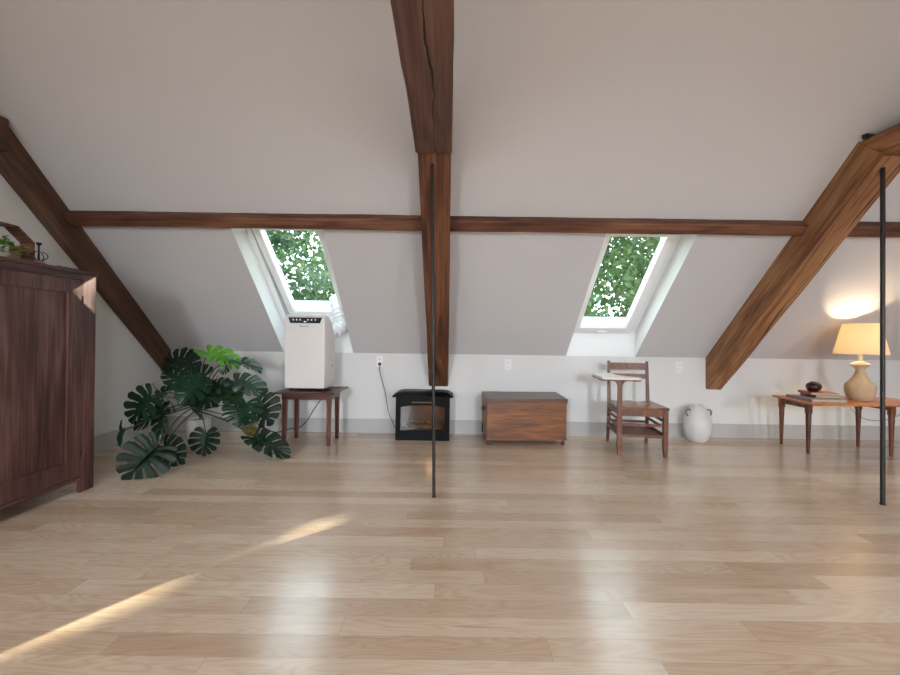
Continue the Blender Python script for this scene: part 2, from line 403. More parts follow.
timber('tie_beam', (-3.27, 2.83, 2.485), (-3.27, TB, 2.485), .26, .235, BEAML, 'end of horizontal tie beam at the top of the left rafter', (0, 0, 1), jit=.006, seed=5)
timber('tie_beam', (3.065, 2.88, 2.465), (3.065, TB, 2.475), .26, .195, BEAMR, 'rounded horizontal tie beam at the top of the right rafter', (0, 0, 1), chl=.095, ch=.02, jit=.010, seed=6)
py_, pz_ = 3.341+.05*CT-.037*SN+.01, ceil_z(3.341)-.05*SN-.037*CT
def purl(x0, x1, label, seed):
    # rectangular stick let into the slope
    c = Vector((0, 3.341, ceil_z(3.341))) + Vector((0, CT, -SN))*.05 + UP*.035
    timber('purlin', (x0, c.y, c.z), (x1, c.y, c.z), .10, .094, BEAMP, label, UP, seg=40, ch=.006, jit=.004, seed=seed)
purl(-3.19, -.235, 'long horizontal purlin from the left rafter to the middle rafter, above left skylight', 8)
purl(-.012, 2.93, 'long horizontal purlin from the middle rafter to the right rafter, above right skylight', 9)
purl(3.125, 6.0, 'short visible piece of horizontal purlin right of the right rafter', 10)

# ------------------------------------------------------------------ iron rods
def rod(p0, p1, r, label):
    t = thing('iron_rod', label, 'rod', p0, 0, 'iron tie rods')
    m = MB(); m.tube([(0, 0, .004), Vector(p1)-Vector(p0)], r, 14); m.build('shaft', IRON, t, smooth=True)
    m = MB(); m.lathe([(r*1.25, 0), (r*1.25, .006), (r, .009)], n=14); m.build('foot_collar', IRON, t, smooth=True)
rod((-.095, 2.755, 0), (-.140, 2.775, 2.30), .0115, 'thin dark iron rod from floor to the middle rafter')
rod((2.972, 2.733, 0), (2.978, 2.768, 2.315), .0135, 'thicker dark iron rod at the right, from floor to the right rafter')
b = MB(); c = P(868, 128, 2.62)
b.box(-.07, .05, -.02, .02, -.012, .03); b.box(.05, .11, -.014, .014, 0, .02); b.tube([(.12, 0, 0), (.12, 0, .05)], .012, 8)
o = b.build('iron_strap', IRON, bevel=.003); o.location = (2.97, 2.85, 2.568); o.rotation_euler = (0, -.08, .3); o.scale = (.8, .8, .6)
tag(o, 'small dark iron strap on top of the right tie beam', 'bracket')

# ------------------------------------------------------------------ sockets and cords
def outlet(px, py, label):
    p = P(px, py, KW); t = thing('wall_outlet', label, 'outlet', (p.x, KW, p.z), 0, 'wall outlets on the knee wall')
    m = MB(); m.box(-.037, .037, -.006, -.0005, -.062, .062); pl = m.build('cover_plate', PLATE, t, bevel=.002)
    for dz in (-.026, .026):
        m = MB(); m.box(-.017, .017, -.009, -.006, dz-.017, dz+.017); s = m.build('socket', PLATE, t, bevel=.002)
        m = MB(); m.box(-.009, -.006, -.0095, -.0088, dz-.006, dz+.006); m.box(.006, .009, -.0095, -.0088, dz-.006, dz+.006); m.build('slot', SLOT, s)
    return p
ol = outlet(379.7, 361.5, 'white wall outlet above the cord left of the black stove')
outlet(508, 364.5, 'white wall outlet between the middle rafter and right skylight, above the trunk')
outlet(679, 367, 'white wall outlet above the white jug, left of the right rafter')
t = thing('power_cord', 'thin black power cord hanging from left outlet to the black stove', 'cord', (ol.x, KW-.01, 0))
pts = [P(379.9, 365, KW-.035), P(379.5, 371, KW-.045), P(383, 384, KW-.035), P(385.5, 394, KW-.045), P(388, 410, KW-.06), P(392, 421, KW-.08), P(396.5, 429, KW-.12), P(402, 432, KW-.14)]
m = MB(); m.tube([p-t.location for p in bez(pts, 8)], .0035, 6); m.build('cord', BLACKC, t, smooth=True)
m = MB(); p = P(379.9, 364, KW-.009)-t.location; m.box(p.x-.014, p.x+.014, -.03, 0.0, p.z-.012, p.z+.014); m.build('plug', BLACKC, t, bevel=.003)
t = thing('power_cord', 'black power cord looping from the air conditioner past the small table toward the monstera', 'cord', (0, 0, 0))
pts = [P(322, 398, 4.34), P(313, 411, 4.36), P(306, 422, 4.38), P(299, 427.6, 4.4), P(291, 428.4, 4.4), P(283, 431, 4.38), P(275, 432.0, 4.36), P(267, 429, 4.36), P(262, 425, 4.38), P(257, 417, 4.40), P(253, 412, 4.42)]
m = MB(); m.tube(bez(pts, 8), .005, 6); m.build('cord', BLACKC, t, smooth=True)

# ------------------------------------------------------------------ small table with air conditioner
TDW = wood('dark_mahogany_wood', (40, 16, 12), (72, 32, 24), (104, 54, 40), 0, .35, grain=1, bump=.15)
TDL = wood('dark_mahogany_leg_wood', (46, 18, 13), (82, 38, 27), (110, 58, 42), 2, .35, grain=1, bump=.15)
t = thing('side_table', 'small dark wooden table with overhanging top under the air conditioner', 'table', (-1.425, 4.19, 0))
m = MB(); m.hexa([(-.30, -.27, .522), (.30, -.27, .522), (.30, .28, .522), (-.30, .28, .522), (-.30, -.27, .537), (.30, -.27, .537), (.30, .28, .537), (-.30, .28, .537)]); m.build('tabletop', TDW, t, bevel=.004)
m = MB(); m.box(-.245, .245, -.205, -.19, .46, .522); m.box(-.245, .245, .12, .135, .46, .522); m.box(-.245, -.23, -.19, .12, .46, .522); m.box(.23, .245, -.19, .12, .46, .522); m.build('apron', TDW, t, bevel=.002)
for lx, ly, tx, ty in ((-.222, -.185, -.222, -.175), (.222, -.185, .222, -.175), (-.205, .10, -.205, .10), (.225, .11, .222, .105)):
    m = MB(); m.leg(lx, ly, 0, .034, tx, ty, .47, .045); m.build('leg', TDL, t, bevel=.004)

ACW = mat('warm_white_plastic', (228, 222, 218), .38, var=.02); ACG = mat('grey_plastic_vent', (190, 184, 180), .5); BLK = mat('gloss_black_panel', (22, 22, 24), .15); ICON = emit('panel_icon_glow', (220, 225, 230), .5)
ATXT = mat('grey_print', (120, 112, 108), .5)
t = thing('portable_air_conditioner', 'white portable air conditioner standing on the small dark table', 'air conditioner', (-1.472, 4.06, .537))
m = MB()      # body: sections front to back, front edges chamfered, back slants in toward the top
hw = .222; z0, z1 = .028, .775
def sec(z, hw, yb, c=.045): return [(-hw+c*.5, 0, z), (hw-c*.5, 0, z), (hw, c, z), (hw, yb-.04, z), (hw-.05, yb, z), (-hw+.05, yb, z), (-hw, yb-.04, z), (-hw, c, z)]
rings = [sec(z0, hw-.008, .30), sec(z0+.03, hw, .32), sec(.30, hw+.003, .335), sec(.56, hw, .33), sec(.70, hw-.004, .22), sec(.765, hw-.010, .12), sec(z1, hw-.02, .09)]
for r in rings: m.v += r
for i in range(len(rings)-1):
    for j in range(8): m.f.append((i*8+j, i*8+(j+1) % 8, (i+1)*8+(j+1) % 8, (i+1)*8+j))
m.f.append(tuple(range(8))[::-1]); m.f.append(tuple((len(rings)-1)*8+j for j in range(8)))
m.build('housing', ACW, t, smooth=True)
m = MB(); m.quad((-.172, -.0025, .745), (.172, -.0025, .745), (.150, -.0025, .688), (-.150, -.0025, .688)); m.quad((-.172, 0.002, .745), (.172, .002, .745), (.150, .002, .688), (-.150, .002, .688))
for a, b in (((-.172, .745), (.172, .745)), ((.172, .745), (.150, .688)), ((.150, .688), (-.150, .688)), ((-.150, .688), (-.172, .745))): m.quad((a[0], -.0025, a[1]), (b[0], -.0025, b[1]), (b[0], .002, b[1]), (a[0], .002, a[1]))
cp = m.build('control_panel', BLK, t)
m = MB(); m.box(-.185, .185, -.004, .002, .748, .757); m.build('panel_trim', ACG, t, bevel=.001)
for x in (-.12, -.085, -.05, .03, .065, .105):
    m = MB(); m.lathe([(.007, 0), (.007, .0015)], n=10); o = m.build('touch_button', ICON, cp); o.rotation_euler = (PI/2, 0, 0); o.location = (x, -.0027, .722)
m = MB(); m.box(-.012, .012, -.0042, -.0027, .698, .708); m.build('display', ICON, cp)
tx = bpy.data.curves.new('lettering', 'FONT'); tx.body = 'Briscool'; tx.size = .026; tx.extrude = .0006; tx.align_x = 'CENTER'
tmp = bpy.data.objects.new('tmp', tx); C.objects.link(tmp); dg = bpy.context.evaluated_depsgraph_get()
me = bpy.data.meshes.new_from_object(tmp.evaluated_get(dg)); bpy.data.objects.remove(tmp); me.materials.clear(); me.materials.append(ATXT)
o = bpy.data.objects.new('lettering', me); C.objects.link(o); o.parent = t; o.location = (-.01, -.0015, .648); o.rotation_euler = (PI/2, 0, 0)
for x in (-.15, .15):
    for y in (.06, .26):
        m = MB(); m.tube([(x-.012, y, .014), (x+.012, y, .014)], .014, 12); m.box(x-.016, x+.016, y-.012, y+.012, .014, .032); m.build('caster', BLACKC, t)
m = MB(); m.box(hw-.002, hw+.004, .18, .21, .24, .255); m.build('drain_cap', SLOT, t)
# exhaust sleeve from the back of the unit up to the open skylight
SLV = mat('white_fabric_sleeve', (232, 232, 234), .7, bump=.3, bscale=30)
m = MB(); pts = [Vector((.10, .27, .55)), Vector((.20, .40, .62)), Vector((.26, .43, .70)), Vector((.24, .45, .80)), Vector((.20, .47, .90)), Vector((.15, .52, 1.0))]
pp = bez(pts, 10); N = len(pp)
m.tube(pp, lambda s: .062+.012*math.sin(s*70)*(.4+.6*math.sin(s*9)**2)+.02*math.sin(s*3.1), 20)
o = m.build('exhaust_sleeve', SLV, t, smooth=True)

# ------------------------------------------------------------------ black stove heater
SB = mat('black_enamel', (10, 9, 9), .35, spec=.08); SBD = mat('black_firebox', (118, 98, 84), .8, var=.3, vscale=14)
LOG = wood('fake_log_bark', (70, 52, 40), (140, 112, 84), (196, 168, 132), 0, .8, bump=.6)
SG = glass_mat('stove_glass', (.75, .72, .70, 1), 1.5)
t = thing('electric_stove_heater', 'black electric stove heater with glass front and logs below middle rafter', 'stove', (-.279, 4.262, 0))
m = MB(); w = .288; d = .27
m.box(-w, -w+.02, 0, d, 0, .455); m.box(w-.02, w, 0, d, 0, .455); m.box(-w, w, d-.02, d, 0, .455); m.box(-w, w, .0, d, .43, .457); m.box(-w, w, 0, d, 0, .035); m.build('stove_body', SB, t, bevel=.003)
m = MB()   # front with an arched window
ax = .235; zb = .105; zt = .355; n = 16
arch = [(-ax+2*ax*i/n, zt+.018*(1-(2*i/n-1)**2)) for i in range(n+1)]
for yy in (-.012, .0):
    for i in range(n):
        m.quad((arch[i][0], yy, arch[i][1]), (arch[i+1][0], yy, arch[i+1][1]), (arch[i+1][0], yy, .455), (arch[i][0], yy, .455))
    m.quad((-w, yy, .0), (w, yy, 0), (w, yy, zb), (-w, yy, zb)); m.quad((-w, yy, zb), (-ax, yy, zb), (-ax, yy, .455), (-w, yy, .455)); m.quad((ax, yy, zb), (w, yy, zb), (w, yy, .455), (ax, yy, .455))
for i in range(n): m.quad((arch[i][0], -.012, arch[i][1]), (arch[i+1][0], -.012, arch[i+1][1]), (arch[i+1][0], 0, arch[i+1][1]), (arch[i][0], 0, arch[i][1]))
m.quad((-ax, -.012, zb), (ax, -.012, zb), (ax, 0, zb), (-ax, 0, zb)); m.quad((-ax, -.012, zb), (-ax, 0, zb), (-ax, 0, zt), (-ax, -.012, zt)); m.quad((ax, -.012, zb), (ax, 0, zb), (ax, 0, zt), (ax, -.012, zt))
m.quad((-w, -.012, 0), (w, -.012, 0), (w, 0, 0), (-w, 0, 0))
for x in (-w, w): m.quad((x, -.012, 0), (x, 0, 0), (x, 0, .455), (x, -.012, .455))
fr = m.build('front_frame', SB, t)
m = MB(); m.box(-ax, ax, .004, .007, zb, zt+.02); m.build('glass_door', SG, t)
m = MB(); m.box(-.12, .12, -.018, -.012, .40, .412); m.build('air_slot', SBD, t, bevel=.002)
m = MB(); m.box(-w-.0, w+.0, -.01, d, .455, .470); 
m.hexa([(-w-.035, -.045, .462), (w+.035, -.045, .462), (w+.035, d+.0, .462), (-w-.035, d, .462), (-w-.035, -.045, .474), (w+.035, -.045, .474), (w+.035, d, .474), (-w-.035, d, .474)])
m.hexa([(-w-.035, -.045, .474), (w+.035, -.045, .474), (w+.035, d, .474), (-w-.035, d, .474), (-w+.02, .04, .505), (w-.02, .04, .505), (w-.02, d, .505), (-w+.02, d, .505)])
m.box(-w+.06, w-.06, .06, d-.01, .505, .512); m.build('stove_lid', SB, t)
m = MB(); m.box(-w+.02, w-.02, d-.05, d-.02, .035, .43); m.box(-w+.02, w-.02, .01, d-.03, .035, .09); m.build('firebox', SBD, t)
for i, (a, b, r) in enumerate((((-.19, .12, .125), (.17, .15, .13), .028), ((-.16, .06, .115), (.05, .09, .12), .024), ((.0, .06, .12), (.2, .1, .12), .026), ((-.14, .14, .165), (.03, .08, .18), .022), ((.03, .12, .175), (.18, .06, .16), .024))):
    m = MB(); a = Vector(a); b = Vector(b); m.tube([a.lerp(b, k/7)+mnoise.noise_vector(Vector((k*.9, i*5, 0)))*.008 for k in range(8)], r, 10); m.build('log', LOG, t, smooth=True)
ld = bpy.data.lights.new('firebox_fill', 'POINT'); lo = bpy.data.objects.new('firebox_fill', ld); C.objects.link(lo); ld.energy = .5; ld.color = (1, .55, .28); ld.shadow_soft_size = .03  # added fill lamp for the firebox; the stove gives no light itself
lo.location = (-.20, 4.36, .33)

# ------------------------------------------------------------------ wooden trunk
TR = wood('old_orange_brown_pine', (76, 42, 20), (124, 73, 36), (160, 104, 56), 0, .42, grain=1.6, bump=.3)
TRD = wood('dark_worn_lid_wood', (58, 34, 26), (84, 54, 42), (108, 76, 62), 0, .28, grain=.8, bump=.2)
HNG = mat('dark_trunk_iron', (38, 32, 28), .5, .5)
t = thing('wooden_trunk', 'old orange-brown wooden blanket trunk with iron hinges standing against the back wall', 'trunk', (.805, 4.125, 0), math.radians(2.5))
W2 = .415; D = .40
m = MB(); m.box(-W2, W2, 0, D, .05, .44); m.build('trunk_body', TR, t, bevel=.004)
m = MB(); m.hexa([(-W2-.008, -.01, .44), (W2+.008, -.01, .44), (W2+.008, D+.0, .44), (-W2-.008, D, .44), (-W2-.008, -.01, .478), (W2+.008, -.01, .478), (W2+.008, D, .500), (-W2-.008, D, .500)]); m.build('lid', TRD, t, bevel=.005)
m = MB(); m.box(-W2-.004, W2+.004, -.006, 0, .425, .441); m.box(-W2-.004, W2+.004, -.006, 0, .05, .075); m.build('moulding', TR, t, bevel=.002)
for x in (-W2+.03, W2-.03):
    for y in (.03, D-.03):
        m = MB(); m.lathe([(.012, 0), (.02, .008), (.022, .025), (.014, .04), (.02, .05)], (x, y, 0), 14); m.build('bun_foot', TRD, t, smooth=True)
m = MB(); m.tube(bez([(-W2-.004, .12, .36), (-W2-.022, .14, .335), (-W2-.022, .24, .335), (-W2-.004, .26, .36)], 6), .007, 8); m.box(-W2-.006, -W2, .10, .28, .35, .375); m.build('side_handle', HNG, t, smooth=True)
m = MB(); m.box(-W2-.009, -W2, .30, .35, .06, .16); m.build('corner_iron', HNG, t, bevel=.002)

# ------------------------------------------------------------------ tablet-arm school chair
CW = wood('oak_chair_wood', (74, 36, 18), (104, 56, 30), (128, 76, 44), 2, .4, bump=.15)
CWX = wood('oak_chair_seat_wood', (84, 46, 26), (132, 82, 52), (170, 122, 88), 0, .25, bump=.12)
TBL = mat('pale_laminate_tablet', (226, 218, 210), .25, var=.04)
t = thing('school_desk_chair', 'brown wooden school chair with tablet writing arm below the right skylight', 'chair', (1.868, 4.02, 0), math.radians(-9.0))
SWf = .205; dp = .235
for s in (-1, 1):
    m = MB(); m.leg(s*SWf, -dp-.01, 0, .030, s*SWf, -dp, .10, .043); m.leg(s*SWf, -dp, .10, .043, s*SWf, -dp, .455 if s > 0 else .69, .043 if s > 0 else .038)
    o = m.build('front_leg', CW, t, bevel=.004)
for s in (-1, 1):
    m = MB(); m.leg(s*(SWf-.01), dp+.045, 0, .028, s*(SWf-.01), dp, .42, .032); m.leg(s*(SWf-.01), dp, .42, .032, s*(SWf-.012), dp+.05, .875, .026)
    m.build('back_post', CW, t, bevel=.004)
m = MB(); nx, ny = 14, 12; x0, x1, y0, y1 = -.225, .225, -.275, .225      # scooped seat
def sz(i, j):
    a = i/nx*2-1; b = j/ny
    return .472-.016*(math.exp(-((a-.45)/.3)**2)+math.exp(-((a+.45)/.3)**2))*(0.4+.6*b)-.006*b
k0 = len(m.v)
for zz in (0, 1):
    for j in range(ny+1):
        for i in range(nx+1):
            xx = x0+(x1-x0)*i/nx; xx *= (1-.06*j/ny); yy = y0+(y1-y0)*j/ny
            m.v.append((xx, yy, sz(i, j) if zz else .446))
st = (nx+1)*(ny+1)
for j in range(ny):
    for i in range(nx):
        a = j*(nx+1)+i; m.f.append((a, a+nx+1, a+nx+2, a+1)); b = a+st; m.f.append((b, b+1, b+nx+2, b+nx+1))
for i in range(nx):
    a = i; m.f.append((a, a+1, a+1+st, a+st)); a = ny*(nx+1)+i; m.f.append((a+st, a+1+st, a+1, a))
for j in range(ny):
    a = j*(nx+1); b = a+nx+1; m.f.append((a, a+st, b+st, b)); a += nx; b += nx; m.f.append((b, b+st, a+st, a))
m.build('seat', CWX, t, smooth=True)
m = MB(); m.box(-SWf, SWf, -dp-.012, -dp+.012, .378, .446); m.box(-SWf, SWf, dp-.01, dp+.01, .39, .446)
for s in (-1, 1): m.box(s*SWf-.01, s*SWf+.01, -dp, dp, .385, .446)
m.build('seat_apron', CW, t, bevel=.003)
m = MB()
for i in range(8):
    a = -.19+.38*i/8; b = -.19+.38*(i+1)/8; ya = dp+.043+.012*(1-(a/.19)**2); yb = dp+.043+.012*(1-(b/.19)**2)
    m.hexa([(a, ya-.008, .783), (b, yb-.008, .783), (b, yb+.008, .783), (a, ya+.008, .783), (a, ya-.003, .855), (b, yb-.003, .855), (b, yb+.013, .855), (a, ya+.013, .855)])
m.build('backrest_rail', CW, t)
m = MB()
for i in range(8):
    a = -.19+.38*i/8; b = -.19+.38*(i+1)/8; ya = dp+.033+.012*(1-(a/.19)**2); yb = dp+.033+.012*(1-(b/.19)**2)
    m.hexa([(a, ya-.008, .69), (b, yb-.008, .69), (b, yb+.008, .69), (a, ya+.008, .69), (a, ya-.003, .74), (b, yb-.003, .74), (b, yb+.013, .74), (a, ya+.013, .74)])
m.build('backrest_rail', CW, t)
def bar(x0, y0, z0, x1, y1, z1, h=.024, w=.014, name='stretcher'):
    m = MB(); a = Vector((x0, y0, z0)); b = Vector((x1, y1, z1)); d = (b-a).normalized(); n = Vector((-d.y, d.x, 0))*w/2; u = Vector((0, 0, h/2))
    m.hexa([a-n-u, b-n-u, b+n-u, a+n-u, a-n+u, b-n+u, b+n+u, a+n+u]); return m.build(name, CW, t, bevel=.003)
bar(-SWf, -dp, .295, SWf, -dp, .295)
bar(-SWf, dp+.02, .345, SWf, dp+.02, .345); bar(-SWf, dp+.03, .235, SWf, dp+.03, .235)
for s in (-1, 1): bar(s*SWf, -dp, .335, s*SWf, dp+.01, .335); bar(s*SWf, -dp, .275, s*SWf, dp+.02, .275)
m = MB(); m.box(-SWf, SWf, -dp-.008, -dp+.008, .178, .205); m.box(-SWf, SWf, dp+.02, dp+.036, .178, .205)
for s in (-1, 1): m.box(s*(SWf+.0)-.009, s*SWf+.009, -dp, dp+.03, .178, .215)
for i in range(6): a = -dp+.03+i*.078; m.box(-SWf, SWf, a, a+.055, .186, .195)
m.build('book_rack', CW, t, bevel=.002)
# tablet arm
m = MB(); out = [(-.375, -.255), (-.35, -.272), (-.03, -.262), (-.01, -.235), (-.045, -.15), (-.12, -.08), (-.165, .02), (-.18, .26), (-.235, .265), (-.255, .20), (-.36, .18), (-.385, .15)]
n = len(out)
m.v = [(x, y, .722) for x, y in out]+[(x, y, .742) for x, y in out]; m.f = [tuple(range(n))[::-1], tuple(range(n, 2*n))]+[(i, (i+1) % n, (i+1) % n+n, i+n) for i in range(n)]
m.build('tablet_arm', TBL, t)
m = MB(); m.v = [(x*.985-.003, y*.985, .708) for x, y in out]+[(x*.985-.003, y*.985, .7219) for x, y in out]; m.f = [tuple(range(n))[::-1], tuple(range(n, 2*n))]+[(i, (i+1) % n, (i+1) % n+n, i+n) for i in range(n)]
m.build('tablet_edge', CW, t)
m = MB()
for s in (-1, 1):
    for i in range(6):
        a0 = i/6*PI/2; a1 = (i+1)/6*PI/2; f = lambda a: (-SWf+s*(.017+.05*(1-math.cos(a))), .64+.068*math.sin(a))
        p, q = f(a0), f(a1)
        m.hexa([(-SWf, -dp-.012, p[1]), (p[0], -dp-.012, p[1]), (p[0], -dp+.012, p[1]), (-SWf, -dp+.012, p[1]), (-SWf, -dp-.012, q[1]), (q[0], -dp-.012, q[1]), (q[0], -dp+.012, q[1]), (-SWf, -dp+.012, q[1])])
m.box(-SWf-.02, -SWf+.02, -dp-.02, dp+.03, .690, .708)
m.build('arm_support', CW, t)

# ------------------------------------------------------------------ white jug
JW = mat('weathered_white_glaze', (214, 212, 210), .6, bump=.35, bscale=25, var=.22, vscale=9)
JH = mat('dark_jug_handle', (120, 112, 104), .5, .1)
t = thing('ceramic_jug', 'weathered white ceramic jug with two ring handles, on floor under the right rafter', 'jug', (2.725, 4.385, 0))
prof = [(r*.9, z) for r, z in [(.085, 0), (.10, .006), (.122, .04), (.143, .09), (.154, .15), (.155, .20), (.148, .25), (.130, .30), (.105, .345), (.078, .375), (.052, .393), (.036, .402), (.034, .410), (.022, .412), (.02, .40)]]
m = MB(); m.lathe(prof, n=40); m.build('jug_body', JW, t, smooth=True)
for s in (-1, 1):
    m = MB(); cx = s*.108; m.tube([(cx+.030*math.cos(a)*s, -.02, .318+.034*math.sin(a)) for a in [i/16*2*PI for i in range(17)]], .009, 8); m.build('ring_handle', JH, t, smooth=True)

# ------------------------------------------------------------------ right drop-leaf table with lamp
RT = wood('honey_cherry_tabletop', (146, 76, 30), (190, 112, 52), (214, 144, 78), 0, .3, bump=.1)
RL = wood('cherry_table_leg', (62, 30, 14), (100, 54, 28), (134, 80, 46), 2, .4, bump=.15)
t = thing('drop_leaf_table', 'low honey-brown wooden table with turned legs under the lit lamp', 'table', (3.95, 4.09, 0), math.radians(-4.5))
m = MB(); m.hexa([(-.60, -.50, .523), (.62, -.40, .523), (.62, .16, .523), (-.55, .09, .523), (-.60, -.50, .54), (.62, -.40, .54), (.62, .16, .54), (-.55, .09, .54)]); m.build('tabletop', RT, t, bevel=.004)
def tleg(x, y):
    m = MB(); m.box(x-.021, x+.021, y-.021, y+.021, .40, .523)
    m.lathe([(.013, 0), (.0155, .05), (.018, .15), (.020, .25), (.022, .32), (.024, .35), (.021, .362), (.024, .375), (.024, .39), (.022, .402)], (x, y, 0), 16); m.build('leg', RL, t, smooth=True)
for x, y in ((-.375, -.155), (.385, -.155), (-.375, .20), (.385, .19)): tleg(x, y)
m = MB()
for x in (-.375, .385): m.box(x-.01, x+.01, -.15, .19, .445, .523)
m.box(-.375, .385, .18, .195, .485, .523); m.box(-.375, .385, -.16, -.145, .505, .523); m.build('apron', RL, t, bevel=.002)
m = MB()
for i in range(12):
    a = -.30+.55*i/12; b = -.30+.55*(i+1)/12; f = lambda x: .507+.012*((x+.02)/.28)**2
    m.hexa([(a, -.35, f(a)), (b, -.35, f(b)), (b, -.335, f(b)), (a, -.335, f(a)), (a, -.35, .523), (b, -.35, .523), (b, -.335, .523), (a, -.335, .523)])
m.build('leaf_support', RL, t)

LB = mat('mottled_plaster_lamp_base', (206, 182, 150), .8, bump=.3, bscale=40, var=.25, vscale=10)
BRS = mat('cream_lamp_neck', (230, 215, 190), .4)
t = thing('table_lamp', 'lit table lamp with cream tapered shade and rounded plaster base', 'lamp', (4.045, 3.94, .54))
s = 3.94/F
prof = [(r*.70, z) for r, z in [(.105, 0), (.115, .008), (.142, .035), (.160, .08), (.166, .115), (.163, .150), (.145, .168), (.110, .195), (.082, .225), (.060, .262), (.050, .288), (.052, .305), (.066, .322), (.098, .340), (.106, .350), (.094, .362), (.060, .374), (.03, .380), (.022, .382)]]
m = MB(); m.lathe(prof, n=40); m.build('lamp_base', LB, t, smooth=True)
m = MB(); m.lathe([(.020, .38), (.018, .41), (.016, .47), (.010, .475), (.010, .50)], n=16); m.build('lamp_neck', BRS, t, smooth=True)
SH = bpy.data.materials.new('cream_linen_shade'); SH.use_nodes = True
n_ = SH.node_tree.nodes; l_ = SH.node_tree.links; b_ = n_['Principled BSDF']; b_.inputs['Base Color'].default_value = lin((244, 234, 214)); b_.inputs['Roughness'].default_value = .9
tr = n_.new('ShaderNodeBsdfTranslucent'); tr.inputs[0].default_value = lin((255, 244, 218)); mx = n_.new('ShaderNodeMixShader'); mx.inputs[0].default_value = .66
l_.new(b_.outputs[0], mx.inputs[1]); l_.new(tr.outputs[0], mx.inputs[2]); l_.new(mx.outputs[0], n_['Material Output'].inputs[0])
m = MB(); n = 48; zb, zt = .452, .752; rb, rt = .202, .136
m.lathe([(rb, zb), (rb+(rt-rb)*.5, (zb+zt)/2), (rt, zt), (rt-.003, zt), (rb-.003+(rt-rb)*.5, (zb+zt)/2), (rb-.003, zb), (rb, zb)], n=n, cap=False); m.build('lamp_shade', SH, t, smooth=True)
m = MB()
for k in range(3):
    a = k*2*PI/3; m.tube([(0, 0, .70), (rt*math.cos(a), rt*math.sin(a), .735)], .002, 6)
m.lathe([(.008, .50), (.008, .70)], n=8); m.build('shade_spider', BRS, t)
m = MB(); m.lathe([(.012, .50), (.02, .52), (.03, .555), (.03, .575), (.02, .60), (.005, .607)], n=20); bulb = m.build('light_bulb', emit('bulb_glow', (255, 224, 180), 4), t, smooth=True)
ld = bpy.data.lights.new('lamp_light', 'POINT'); lo = bpy.data.objects.new('lamp_light', ld); C.objects.link(lo); ld.energy = 27; ld.color = (1, .76, .50); ld.shadow_soft_size = .035
lo.location = (4.045, 3.94, .54+.60)
t2 = thing('power_cord', 'thin lamp cord sagging beneath the right table toward the wall', 'cord', (0, 0, 0))
pts = [P(849, 405.2, 4.20)+Vector((0, 0, .004)), P(852, 410, 4.24), P(858, 415, 4.3), P(866, 419, 4.38), P(876, 420.5, 4.45), P(890, 419, 4.5), P(905, 412, 4.55)]
m = MB(); m.tube(bez(pts, 8), .0028, 6); m.build('cord', mat('brown_lamp_cord', (120, 84, 60), .5), t2, smooth=True)

# books and dark pebble vase
def book(name, cx, cy, z, w, d, h, rz, cov, label):
    t = thing(name, label, 'book', (cx, cy, z), rz, 'books stacked on the right table')
    m = MB(); m.box(-w/2, w/2, -d/2, d/2, 0, .003); m.box(-w/2, w/2, -d/2, d/2, h-.003, h); m.box(-w/2, -w/2+.004, -d/2, d/2, .003, h-.003); m.build('cover', cov, t, bevel=.0008)
    m = MB(); m.box(-w/2+.004, w/2-.006, -d/2+.005, d/2-.005, .003, h-.003); m.build('pages', PG, t)
    return t
PG = mat('cream_book_pages', (196, 180, 156), .8, var=.1, vscale=200)
bt = math.radians
book('book', 3.60, 3.93, .54, .30, .36, .024, bt(-8), mat('lilac_grey_cover', (146, 134, 146), .4), 'flat lilac-grey book lying lowest on the honey-brown table')
b1 = book('book', 3.695, 3.98, .564, .22, .23, .026, bt(-12), mat('dark_olive_cover', (92, 76, 52), .5), 'dark brown book sandwiched in the middle of the stack on the right table')
book('book', 3.675, 3.985, .590, .23, .24, .022, bt(-17), mat('russet_cover', (178, 92, 46), .45), 'russet-orange book topmost of the stack, under the dark round vase')
DG = mat('dark_glazed_pottery', (48, 24, 18), .12)
m = MB(); m.lathe([(r*.82, z*1.08) for r, z in [(.035, 0), (.055, .008), (.075, .03), (.080, .048), (.074, .066), (.055, .080), (.036, .086), (.030, .092), (.022, .092), (.02, .08)]], n=32, sx=1, sy=.95)
o = m.build('bud_vase', DG, smooth=True); o.location = (3.63, 3.985, .612); tag(o, 'small round glossy dark brown vase on top of the books', 'vase')

# ------------------------------------------------------------------ wardrobe
WD = wood('plum_brown_wardrobe_wood', (44, 22, 22), (84, 50, 46), (122, 90, 84), 2, .42, grain=.8, bump=.25, pos=(.15, .5, .95))
WDX = wood('plum_brown_wardrobe_rail_wood', (44, 24, 22), (84, 52, 46), (122, 90, 82), 1, .42, grain=.8, bump=.25, pos=(.15, .5, .95))
XF = -2.52; Y1 = 2.845; Y0 = 1.30; XB = -3.10; TOPZ = 1.51
t = thing('wardrobe', 'tall plum-brown wooden wardrobe with panelled doors at the left edge', 'wardrobe', (XF, (Y0+Y1)/2, 0))
hy = (Y1-Y0)/2; dx = XB-XF
m = MB(); m.box(dx, -.012, -hy+.02, hy-.012, .12, TOPZ-.02); m.build('carcass', WD, t)
for y0, y1 in ((-hy, -hy+.105), (hy-.105, hy)):
    m = MB(); m.box(-.025, 0, y0, y1, .0, TOPZ-.012); m.build('front_stile', WD, t, bevel=.004)
for yy in (-hy, hy-.03):
    m = MB(); m.box(dx, dx+.05, yy, yy+.03, 0, .14); m.build('rear_foot', WD, t)
for za, zb_ in ((TOPZ-.055, TOPZ-.012), (.085, .115)):
    m = MB(); m.box(-.022, 0, -hy+.105, hy-.105, za, zb_); m.build('face_rail', WDX, t, bevel=.002)
m = MB(); m.box(dx, .012, -hy-.01, hy+.004, TOPZ-.012, TOPZ+.010); m.build('wardrobe_top', WDX, t, bevel=.004)
